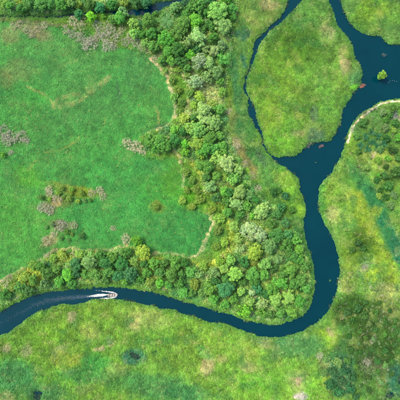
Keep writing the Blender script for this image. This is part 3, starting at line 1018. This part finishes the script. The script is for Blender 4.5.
labels = describe(DE, lambda r, k: ('beige' if k == 'b' else 'grey') + ' leafless shrub')
XY, Z = seen_xy(DE, [1.0] * len(DE))
for (x, y, r, k), lb, (X, Y), zz in zip(DE, labels, XY, Z):
    R = r * S * 1.15
    Rn, stems, dry = random.choice(BARE)
    s = R / Rn
    root = obj('bare_shrub', None, None, (X, Y, zz), random.uniform(0, 6.28))
    tag(root, lb, 'shrub', 'leafless shrubs of the meadow edge and heath')
    c = np.array((214, 204, 158) if k == 'b' else (194, 188, 158), float) * random.uniform(.9, 1.06)
    a = alb(c, .52)
    st = obj('stems', stems, root, (0, 0, 0), 0, (s, s, s * .8))
    st.color = (*a, 1)
    dr = obj('dry_leaves', dry, root, (0, 0, 0), random.uniform(0, 6), (s, s, s * .8))
    g_ = alb((120, 158, 84), .6)
    mx_ = random.uniform(.2, .7)
    dr.color = (*(a * 1.05 * (1 - mx_) + g_ * mx_), .5 + .12)

# ------------------------------------------------------------------ palms
M_FROND = leaf_material('palm_leaf', 'object', .2)


def frond_mesh(seed, L, wide):
    """arching rib with many narrow leaflets either side"""
    rng = np.random.default_rng(seed)
    V, F, T = [], [], []
    k = 15

    def rib(t):
        return np.array((L * t, 0, L * (.42 * t - .62 * t * t)))
    for i in range(k + 1):
        p = rib(i / k)
        V += [p + (0, -.03, 0), p + (0, .03, .02)]
        T += [.2, .2]
    for i in range(k):
        F.append((2 * i, 2 * i + 2, 2 * i + 3, 2 * i + 1))
    for i in range(1, k + 1):
        t = i / k
        w = wide * math.sin(math.pi * (.12 + .8 * t)) ** .7
        for sd in (-1, 1):
            p = rib(t - .02)
            e = p + np.array((w * .45, sd * w, -w * .25 - rng.uniform(0, .08)))
            o = len(V)
            V += [p + (-L * .022, 0, 0), (p + e) / 2 + (-.05, 0, .05), e, (p + e) / 2 + (L * .04, 0, .04)]
            F.append((o, o + 1, o + 2, o + 3))
            T += [float(rng.random())] * 4
    return mesh_np('frond', np.array(V), F, M_FROND, False, {'tint': np.array(T)})


FR = [frond_mesh(700 + i, 4.0, .75) for i in range(3)]
FRS = [frond_mesh(710 + i, 2.2, .5) for i in range(3)]
v, f = merge([tube([(0, 0, -.3), (.05, 0, .3), (.15, .05, 3), (.2, .05, 5.6)], [.3, .22, .17, .15], 8)])
PT = mesh_np('trunk', v, f, M_BARK, True)
v, f = merge([tube([(0, 0, -.3), (.02, 0, .2), (.05, .03, 1.6)], [.2, .16, .13], 7)])
PTS = mesh_np('trunk', v, f, M_BARK, True)


def palm(px, py, tall, c, lb, group=None, n=15):
    top = 5.6 if tall else 1.6
    X, Y = place(px, py, top)
    root = obj('palm_tree', None, None, (X, Y, max(.05, ground_z(X / S + 200, 200 - Y / S))), random.uniform(0, 6))
    tag(root, lb, 'palm', group)
    obj('trunk', PT if tall else PTS, root)
    for i in range(n):
        f_ = obj('frond', random.choice(FR if tall else FRS), root, (.2 if tall else .05, .05, top), i * 2.39996 + random.uniform(-.2, .2), random.uniform(.85, 1.1))
        f_.rotation_euler.y = random.uniform(-.75, .25)
        a = alb(np.array(c) * random.uniform(.88, 1.12), .5)
        f_.color = (*a, .5)


palm(168, 22, True, (110, 168, 84), 'tall palm with star of feathery fronds in the upper wood')
for i, (x, y, w) in enumerate([(360, 146, 'leftmost'), (365, 137, 'upper left'), (371, 133, 'topmost'), (371, 142, 'middle'), (378, 137, 'upper right'),
                               (377, 146, 'lower right'), (367, 149, 'lower left'), (383, 144, 'rightmost')]):
    palm(x, y, False, (52, 122, 72), f'low dark green palm, {w} of the thicket on the east bank', 'low palms of the east bank thicket', 11)

# ------------------------------------------------------------------ islet shrub and floating weed
plant_trees([(381.5, 75.6, 5.0, 'Y')], 'islet_shrub', None, lambda r, k: 'x', lambda R, k: 'mid', 'shrub')
isl = [o for o in bpy.data.objects if o.name.startswith('islet_shrub')][0]
isl.scale.z = 1.45
isl['label'] = 'lone yellow-green shrub standing in the open water right of the island'


def weed_mesh(seed, rx, ry, k=260):
    rng = np.random.default_rng(seed)
    a = rng.uniform(0, 6.283, k)
    r = np.sqrt(rng.random(k))
    x, y = np.cos(a) * r * rx, np.sin(a) * r * ry
    kp = noise2(x, y, .7, seed) > -.25
    x, y = x[kp], y[kp]
    v, f, t = leaf_quads(np.c_[x, y, .10 + .22 * rng.random(len(x)) * (1 - (x / rx) ** 2 * .5)], np.c_[rng.normal(0, .5, (len(x), 2)), np.ones(len(x))], .34, rng)
    base = []
    v0, f0 = [], []
    for i in range(14):
        t0 = i / 14 * 6.2832
        q = rng.uniform(.6, .95)
        v0.append((math.cos(t0) * rx * q, math.sin(t0) * ry * q, .01))
    v0 = np.array(v0)
    top = v0 * (.8, .8, 1) + (0, 0, .09)
    o = len(v)
    V = np.concatenate([v, v0 - (0, 0, .15), top])
    F = [tuple(q) for q in f] + [tuple(range(o + 14, o + 28))] + [(o + i, o + (i + 1) % 14, o + 14 + (i + 1) % 14, o + 14 + i) for i in range(14)]
    return mesh_np('weed', V, F, M_LEAF, False, {'tint': np.concatenate([t, np.full(28, .3)])})


for x, y, rx, ry, rot, c, lb in [(362.5, 85.5, 4.2, 2.0, 30, (186, 124, 108), 'reddish-brown raft of weed at the tip of the island'),
                                 (384, 55, 2.6, 2.0, 0, (92, 110, 112), 'small grey raft of weed in the channel above the islet shrub'),
                                 (307, 146, 4.6, 2.6, 15, (120, 120, 112), 'grey-green weed raft off the lower shore of the island'),
                                 (321.5, 146, 3.6, 1.4, 25, (146, 118, 118), 'narrow pinkish weed raft below the lower island shore'),
                                 (316, 162.5, .8, .6, 0, (120, 140, 90), 'tiny weed clump drifting in mid confluence'),
                                 (330, 280.5, .8, 1.5, -20, (96, 140, 90), 'tiny weed clump adrift beside the right bank of the bend')]:
    X, Y = W(x, y)
    o = obj('floating_weed', weed_mesh(int(x * 7), rx * S, ry * S, int(60 + 60 * rx * ry)), None, (X, Y, 0), math.radians(rot))
    o.color = (*alb(c, .6), .5)
    tag(o, lb, 'water weed', 'weed rafts on the river')

# net floats right of the islet shrub
M_FLOAT = plain_material('float_plastic', alb((190, 192, 180), .4), .5, .1)
bv, bf = [], []
for i in range(5):
    ph = math.pi * i / 4
    for j in range(8):
        bv.append((math.sin(ph) * math.cos(j * .7854) * .2, math.sin(ph) * math.sin(j * .7854) * .2, -math.cos(ph) * .13 + .04))
for i in range(4):
    for j in range(8):
        bf.append((i * 8 + j, i * 8 + (j + 1) % 8, i * 8 + 8 + (j + 1) % 8, i * 8 + 8 + j))
FLO = mesh_np('net_float', bv, bf, M_FLOAT, True)
for i, (x, y) in enumerate([(388.5, 82.4), (390.2, 81.2), (392.4, 80.4), (394.4, 81), (396.6, 81.4)]):
    X, Y = W(x, y)
    o = obj('net_float', FLO, None, (X, Y, 0), 0, .7)
    tag(o, f"{['first', 'second', 'third', 'fourth', 'fifth'][i]} pale float from the islet shrub in the short row", 'float', 'pale floats in the right channel')

# ------------------------------------------------------------------ motorboat and its wake
M_HULL = plain_material('boat_paint', alb((196, 188, 172), .42), .4, .1, 4)
M_WOOD = plain_material('boat_wood', alb((120, 100, 84), .45), .6, .25, 8)
M_MOTOR = plain_material('motor_cowling', (.02, .02, .022), .3, .05)
BX, BY = W(112.6, 294.9)
boat = obj('motorboat', None, None, (BX, BY, 0), math.radians(1))
tag(boat, 'small open motorboat speeding along the lower river with a white wake', 'boat')
stn = [(-2.5, .62, .48), (-1.6, .74, .48), (-.4, .78, .5), (.8, .70, .55), (1.7, .48, .64), (2.3, .22, .74), (2.6, .02, .8)]
hv, hf = [], []
for x, b, h in stn:
    hv += [(x, -b, h), (x, -b * .72, .05), (x, 0, -.12 + max(0, x - 1.6) * .3), (x, b * .72, .05), (x, b, h),
           (x, b - .07 * min(1, b * 4), h), (x, b * .62, .14 + max(0, x - 1.6) * .25), (x, -b * .62, .14 + max(0, x - 1.6) * .25), (x, -b + .07 * min(1, b * 4), h)]
for i in range(len(stn) - 1):
    for j in range(9):
        hf.append((i * 9 + j, i * 9 + 9 + j, i * 9 + 9 + (j + 1) % 9, i * 9 + (j + 1) % 9))
hf.append(tuple(range(8, -1, -1)))
hf.append(tuple(range((len(stn) - 1) * 9, len(stn) * 9)))
obj('hull', mesh_np('hull', hv, hf, M_HULL), boat)


def boxmesh(name, x0, x1, y0, y1, z0, z1, mat):
    v_ = [(x, y, z) for x in (x0, x1) for y in (y0, y1) for z in (z0, z1)]
    return mesh_np(name, v_, [(0, 1, 3, 2), (4, 6, 7, 5), (0, 4, 5, 1), (2, 3, 7, 6), (0, 2, 6, 4), (1, 5, 7, 3)], mat)


for x, b in ((-1.5, .66), (-.2, .70), (1.0, .58)):
    obj('bench', boxmesh('bench', x - .17, x + .17, -b, b, .36, .41, M_WOOD), boat)
obj('foredeck', mesh_np('foredeck', [(1.5, -.5, .635), (1.5, .5, .635), (2.3, .2, .755), (2.55, 0, .80), (2.3, -.2, .755)], [(0, 4, 3, 2, 1)], M_HULL), boat)
mo = obj('outboard_motor', boxmesh('outboard_motor', -2.74, -2.54, -.09, .09, -.35, .62, M_MOTOR), boat)
cv, cf = [], []
for z, s in ((.55, .8), (.62, 1), (.85, .95), (.93, .6)):
    for j in range(10):
        cv.append((-2.68 + math.cos(j * .6283) * .26 * s, math.sin(j * .6283) * .19 * s, z))
for i in range(3):
    for j in range(10):
        cf.append((i * 10 + j, i * 10 + (j + 1) % 10, i * 10 + 10 + (j + 1) % 10, i * 10 + 10 + j))
cf += [tuple(range(30, 40)), tuple(range(9, -1, -1))]
obj('cowling', mesh_np('cowling', cv, cf, M_MOTOR, True), mo)
v, f = tube([(-2.45, 0, .72), (-2.1, .08, .76), (-1.85, .12, .76)], [.025, .025, .03], 6)
obj('tiller', mesh_np('tiller', v, f, M_MOTOR, True), mo)


def foam_material(name, cover, c, grain=1.6):
    m, nt, out = new_mat(name)
    L = nt.links.new
    tc = nt.nodes.new('ShaderNodeTexCoord')
    nz = nt.nodes.new('ShaderNodeTexNoise')
    nz.inputs['Scale'].default_value = 1.3
    nz.inputs['Detail'].default_value = 6
    nz.inputs['Roughness'].default_value = .65
    L(tc.outputs['Object'], nz.inputs['Vector'])
    ed = nt.nodes.new('ShaderNodeAttribute')
    ed.attribute_name = 'foam'
    s = math_node(nt, 'ADD', math_node(nt, 'MULTIPLY', nz.outputs['Fac'], grain), math_node(nt, 'SUBTRACT', ed.outputs['Fac'], 1.35 - cover))
    a = math_node(nt, 'MULTIPLY', s, 2.2)
    a = math_node(nt, 'MINIMUM', math_node(nt, 'MAXIMUM', a, 0.0), .95)
    p = nt.nodes.new('ShaderNodeBsdfPrincipled')
    p.inputs['Base Color'].default_value = (*c, 1)
    p.inputs['Roughness'].default_value = .7
    tr = nt.nodes.new('ShaderNodeBsdfTransparent')
    mx = nt.nodes.new('ShaderNodeMixShader')
    L(a, mx.inputs[0])
    L(tr.outputs[0], mx.inputs[1])
    L(p.outputs[0], mx.inputs[2])
    L(mx.outputs[0], out.inputs[0])
    return m


M_FOAM = foam_material('foam', .48, (.40, .38, .335))
M_TRAIL = foam_material('aerated_water', .62, (.012, .040, .054), .9)


def ribbon(name, pts, hw, hz, fade, mat, z0=.012, seed=1):
    """foam ridge along pts: five points across, crest in the middle"""
    p = np.array([W(*q) for q in pts])
    # resample
    seg = np.r_[0, np.cumsum(np.linalg.norm(np.diff(p, axis=0), axis=1))]
    m_ = max(8, int(seg[-1] / .35))
    t = np.linspace(0, seg[-1], m_)
    x, y = np.interp(t, seg, p[:, 0]), np.interp(t, seg, p[:, 1])
    w_, h_, f_ = (np.interp(t / seg[-1], np.linspace(0, 1, len(a)), a) for a in (hw, hz, fade))
    dx, dy = np.gradient(x), np.gradient(y)
    L = np.hypot(dx, dy)
    nx, ny = -dy / L, dx / L
    V, A = [], []
    for j in range(9):
        s = (j - 4) / 4
        jit = noise2(x + j * 3.1, y, .8, seed) * .18
        V.append(np.c_[x + nx * w_ * (s + jit * (abs(s) > .2)), y + ny * w_ * (s + jit), z0 + h_ * (1 - s * s) * (1 + .6 * noise2(x, y + j * 5, .6, seed + 3))])
        A.append(f_ * (1 - s * s) ** .6 - .25 * abs(s))
    V = np.stack(V, 1).reshape(-1, 3)
    A = np.stack(A, 1).ravel()
    F = [(i * 9 + j, i * 9 + j + 1, i * 9 + 10 + j, i * 9 + 9 + j) for i in range(m_ - 1) for j in range(8)]
    return mesh_np(name, V, F, mat, True, {'foam': A})


wake = obj('boat_wake', None)
tag(wake, 'white foam wake with bow wave trailing behind the motorboat', 'wake', kind='stuff')
obj('stern_foam', ribbon('stern_foam', [(107.6, 294.9), (104, 294.9), (98, 295.3), (92, 295.9), (86, 296.8)], [.4, .85, .95, .7, .4], [.10, .16, .1, .05, .02], [.7, .8, .65, .42, 0], M_FOAM, .03), wake)
obj('bow_wave', ribbon('bow_wave', [(117.6, 294.4), (115, 292.9), (111, 292.0), (106, 291.5), (98, 290.6), (88, 290.2)], [.25, .5, .45, .4, .4, .4], [.2, .2, .14, .08, .05, .03], [.5, .6, .5, .2, .0, -.3], M_FOAM, .02, 5), wake)
obj('bow_wave', ribbon('bow_wave', [(117.6, 295.4), (115.5, 297.0), (111, 298.0), (106, 298.3), (98, 298.4), (88, 299.4)], [.25, .5, .5, .4, .4, .4], [.2, .2, .14, .08, .05, .03], [.5, .6, .5, .2, .0, -.3], M_FOAM, .02, 9), wake)
obj('trail', ribbon('trail', [(106, 295), (92, 296), (76, 297.3), (60, 298.5), (46, 301), (32, 306), (16, 315), (0, 324), (-20, 335)],
                    [.9, 1.5, 2.6, 3.4, 3.8, 4.2, 4.6, 4.8, 4.8], [.02] * 9, [.7, .6, .5, .45, .4, .35, .3, .3, .3], M_TRAIL, .006, 13), wake)

# ------------------------------------------------------------------ grass, reeds, undergrowth (scattered, uncountable)
SRC = bpy.data.collections.new('scatter_sources')     # not linked to the scene


def tuft_mesh(seed, blades, R, H, width, droop=.5, flat=0.):
    rng = np.random.default_rng(seed)
    V, F, T = [], [], []
    for i in range(blades):
        a = rng.uniform(0, 6.283)
        L = R * rng.uniform(.45, 1.05)
        h = H * rng.uniform(.55, 1.1)
        b0 = rng.normal(0, R * .18, 2)
        d = np.array((math.cos(a), math.sin(a)))
        n_ = np.array((-d[1], d[0])) * width * rng.uniform(.7, 1.3)
        m_ = b0 + d * L * .5
        e = b0 + d * L
        o = len(V)
        V += [(*(b0 - n_ * .5), -.05), (*(b0 + n_ * .5), -.05), (*(m_ + n_ * .6), h), (*(m_ - n_ * .6), h * .95), (*e, h * (1 - droop) + flat)]
        F += [(o, o + 1, o + 2, o + 3), (o + 3, o + 2, o + 4)]
        T += [float(rng.random())] * 5
    return mesh_np('tuft', V, F, M_TUFT, False, {'tint': np.array(T)})


def clump_mesh(seed, R, k, leaf):
    rng = np.random.default_rng(seed)
    d = rng.normal(size=(k, 3))
    d[:, 2] = np.abs(d[:, 2])
    d /= np.linalg.norm(d, axis=1, keepdims=True)
    rr = R * rng.uniform(.65, 1.08, k) * (1 + .25 * noise2(d[:, 0] * 2, d[:, 1] * 2, .8, seed))
    p = d * rr[:, None] * np.array((1, 1, .8))
    v, f, t = leaf_quads(p, d + rng.normal(0, .5, (k, 3)) + np.array((0, 0, .5)), leaf, rng)
    return mesh_np('clump', v, f, M_TUFT, False, {'tint': t})


def source(prefix, meshes):
    c = bpy.data.collections.new(prefix)
    for i, me in enumerate(meshes):
        o = bpy.data.objects.new(f'{prefix}_{i}', me)
        c.objects.link(o)
    return c


SRC_SHORT = source('short_tuft', [tuft_mesh(800 + i, 20, .42, .20, .075, .45) for i in range(4)])
SRC_TALL = source('tall_tuft', [tuft_mesh(820 + i, 30, .62, .55, .085, .4) for i in range(4)])
SRC_CLUMP = source('leaf_clump', [clump_mesh(840 + i, .85, 150, .22) for i in range(4)])


def scatter(name, label, cat, pts, cols, scale, src, seed):
    me = bpy.data.meshes.new(name)
    k = len(pts)
    me.vertices.add(k)
    me.vertices.foreach_set('co', pts.astype(np.float32).ravel())
    a = me.attributes.new('col', 'FLOAT_COLOR', 'POINT')
    a.data.foreach_set('color', np.c_[cols, np.ones(k)].astype(np.float32).ravel())
    a = me.attributes.new('siz', 'FLOAT', 'POINT')
    a.data.foreach_set('value', scale.astype(np.float32))
    o = obj(name, me)
    tag(o, label, cat, kind='stuff')
    ng = bpy.data.node_groups.new(name, 'GeometryNodeTree')
    ng.interface.new_socket('Geometry', in_out='INPUT', socket_type='NodeSocketGeometry')
    ng.interface.new_socket('Geometry', in_out='OUTPUT', socket_type='NodeSocketGeometry')
    N, L = ng.nodes.new, ng.links.new
    gi, go = N('NodeGroupInput'), N('NodeGroupOutput')
    m2p = N('GeometryNodeMeshToPoints')
    L(gi.outputs[0], m2p.inputs[0])
    ci = N('GeometryNodeCollectionInfo')
    ci.inputs['Collection'].default_value = src
    ci.inputs['Separate Children'].default_value = True
    ci.inputs['Reset Children'].default_value = True
    ip = N('GeometryNodeInstanceOnPoints')
    ip.inputs['Pick Instance'].default_value = True
    L(m2p.outputs[0], ip.inputs['Points'])
    L(ci.outputs[0], ip.inputs['Instance'])
    rv = N('FunctionNodeRandomValue')
    rv.data_type = 'FLOAT_VECTOR'
    rv.inputs[0].default_value = (-.15, -.15, 0)
    rv.inputs[1].default_value = (.15, .15, 6.283)
    rv.inputs['Seed'].default_value = seed
    L(rv.outputs[0], ip.inputs['Rotation'])
    ri = N('FunctionNodeRandomValue')
    ri.data_type = 'INT'
    ri.inputs[4].default_value = 0
    ri.inputs[5].default_value = 3
    ri.inputs['Seed'].default_value = seed + 1
    L(ri.outputs[2], ip.inputs['Instance Index'])
    na = N('GeometryNodeInputNamedAttribute')
    na.data_type = 'FLOAT'
    na.inputs[0].default_value = 'siz'
    L(na.outputs[0], ip.inputs['Scale'])
    L(ip.outputs[0], go.inputs[0])
    md = o.modifiers.new('scatter', 'NODES')
    md.node_group = ng
    return o


def jitter_grid(step, lim=111.0):
    k = int(2 * lim / step)
    a = -lim + (np.arange(k) + .5) * step
    x, y = np.meshgrid(a, a, indexing='ij')
    x = x.ravel() + RNG.uniform(-.6, .6, k * k) * step
    y = y.ravel() + RNG.uniform(-.6, .6, k * k) * step
    return x, y


def jit_cols(c, amt, gain=.5, fleck=0., fc=(196, 188, 140), dark=0., rng=RNG):
    k = len(c)
    c = c.copy()
    q = rng.random(k)
    c[q < fleck] = .35 * c[q < fleck] + .65 * np.array(fc, float)
    c[q > 1 - dark] *= .72
    a = alb(c, gain) * (1 + rng.normal(0, amt, k))[:, None]
    a[:, 0] *= 1 + rng.normal(0, amt * .6, k)
    return np.clip(a, .002, .7)


x, y = jitter_grid(.46)
px, py = x / S + 200, 200 - y / S
z, c, dl, mea, wood = land(px, py)
z = np.maximum(z, -.15)
k = (mea > .5) & (dl > .4)
scatter('meadow_grass', 'short bright green grass of the open meadow', 'grass', np.c_[x, y, z][k], jit_cols(c[k], .09, .59, .02, (186, 190, 120), .03) * np.array((1.1, .97, .72)), RNG.uniform(.7, 1.35, k.sum()), SRC_SHORT, 1)
fringe = np.full(len(x), 99.)
for pts, hw, cc, st_ in STREAK:
    if 200 < cc[0] < 240:
        fringe = np.minimum(fringe, seg_dist(px, py, pts) / hw)
reed = .5 + 2.2 * sstep(-.1, .5, fbm(px, py, 6, 211)) + 2.0 * np.exp(-((px - 357) / 8) ** 2 - ((py - 76) / 12) ** 2) + 2.5 * np.exp(-((px - 313) / 12) ** 2 - ((py - 143) / 5) ** 2)
for q in POOLS:
    reed += 2.6 * np.exp(-((px - np.mean([p_[0] for p_ in q])) / 7) ** 2 - ((py - np.mean([p_[1] for p_ in q])) / 6) ** 2)
reed += 2.2 * sstep(125, 100, px) * sstep(24, 21, py)
k = (mea <= .5) & (dl > .25 + .5 * RNG.random(len(x)) - reed * RNG.random(len(x)) ** 1.3) & ((wood < .6) | (fringe < 1.2))
beach = seg_dist(px, py, STREAK[-3][0]) < 2.0
k &= ~beach
hgt = .75 + .5 * sstep(-.3, .5, fbm(px, py, 6, 171)) + RNG.uniform(-.2, .35, len(x))
scatter('marsh_grass', 'tussocky yellow-green marsh grass on banks and island', 'grass', np.c_[x, y, z][k], jit_cols(c[k], .08, .69, .02, (196, 192, 140), .03) * np.array((1, 1, .82)), hgt[k], SRC_TALL, 3)

x, y = jitter_grid(.84)
px, py = x / S + 200, 200 - y / S
z, c, dl, mea, wood = land(px, py)
scr = np.zeros(len(x))
for sx, sy, rx, ry in SCRUB:
    scr = np.maximum(scr, sstep(1.25, .75, np.hypot((px - sx) / rx, (py - sy) / ry)))
scr_c = np.array((140, 166, 52)) + (np.array((186, 198, 78)) - np.array((140, 166, 52))) * sstep(-.4, .4, fbm(px, py, 3, 181))[:, None]
scr_c = np.where((py < 120)[:, None], np.array((162, 178, 100)) * (1 + .12 * fbm(px, py, 4, 185))[:, None], scr_c)
u1 = fbm(px, py, 7, 231, 4)[:, None]
u2 = fbm(px, py, 11, 241, 4)[:, None]
wc = np.array((106, 152, 64)) + np.clip(u1, 0, 1) * np.array((110, 70, 60)) + np.clip(-u1, 0, 1) * np.array((-80, -60, 0)) + u2 * np.array((30, 10, -14))
c0 = c.copy()
c = np.where((wood > .3)[:, None], c + (wc - c) * .75, c)
c = c + (scr_c - c) * scr[:, None]
fringe = np.full(len(x), 99.)
for pts, hw, cc, st_ in STREAK:
    if 200 < cc[0] < 240:
        fringe = np.minimum(fringe, seg_dist(px, py, pts) / hw)
k = (wood > .3) & (dl > .8) & (fringe > 1.3)
scatter('undergrowth', 'leafy undergrowth and scrub on the wood floor', 'undergrowth', np.c_[x, y, z][k], jit_cols(c[k], .2, 1.0, .08, (186, 182, 130), .05), (RNG.uniform(.7, 1.5, k.sum()) + .8 * sstep(-.2, .5, fbm(px[k], py[k], 6, 251))) * (1 - .25 * scr[k]) * sstep(0, 7, dl[k] + 2), SRC_CLUMP, 5)
# heath: bushy low clumps on the banks beyond the river
east = sstep(330, 345, px) * sstep(225, 290, py) + sstep(345, 360, px) * sstep(100, 110, py) * sstep(190, 170, py)
k = (wood <= .3) & (mea < .5) & (dl > 1.0) & (RNG.random(len(x)) < .08 + .95 * east + .5 * (c0.sum(1) < 285))
scatter('heath_clumps', 'low leafy clumps growing through the marsh grass', 'undergrowth', np.c_[x, y, z][k], jit_cols(c0[k] * .94, .18, .62, .14, (200, 194, 168), .14), RNG.uniform(.35, .8, k.sum()) + .3 * np.clip(east[k], 0, 1), SRC_CLUMP, 7)
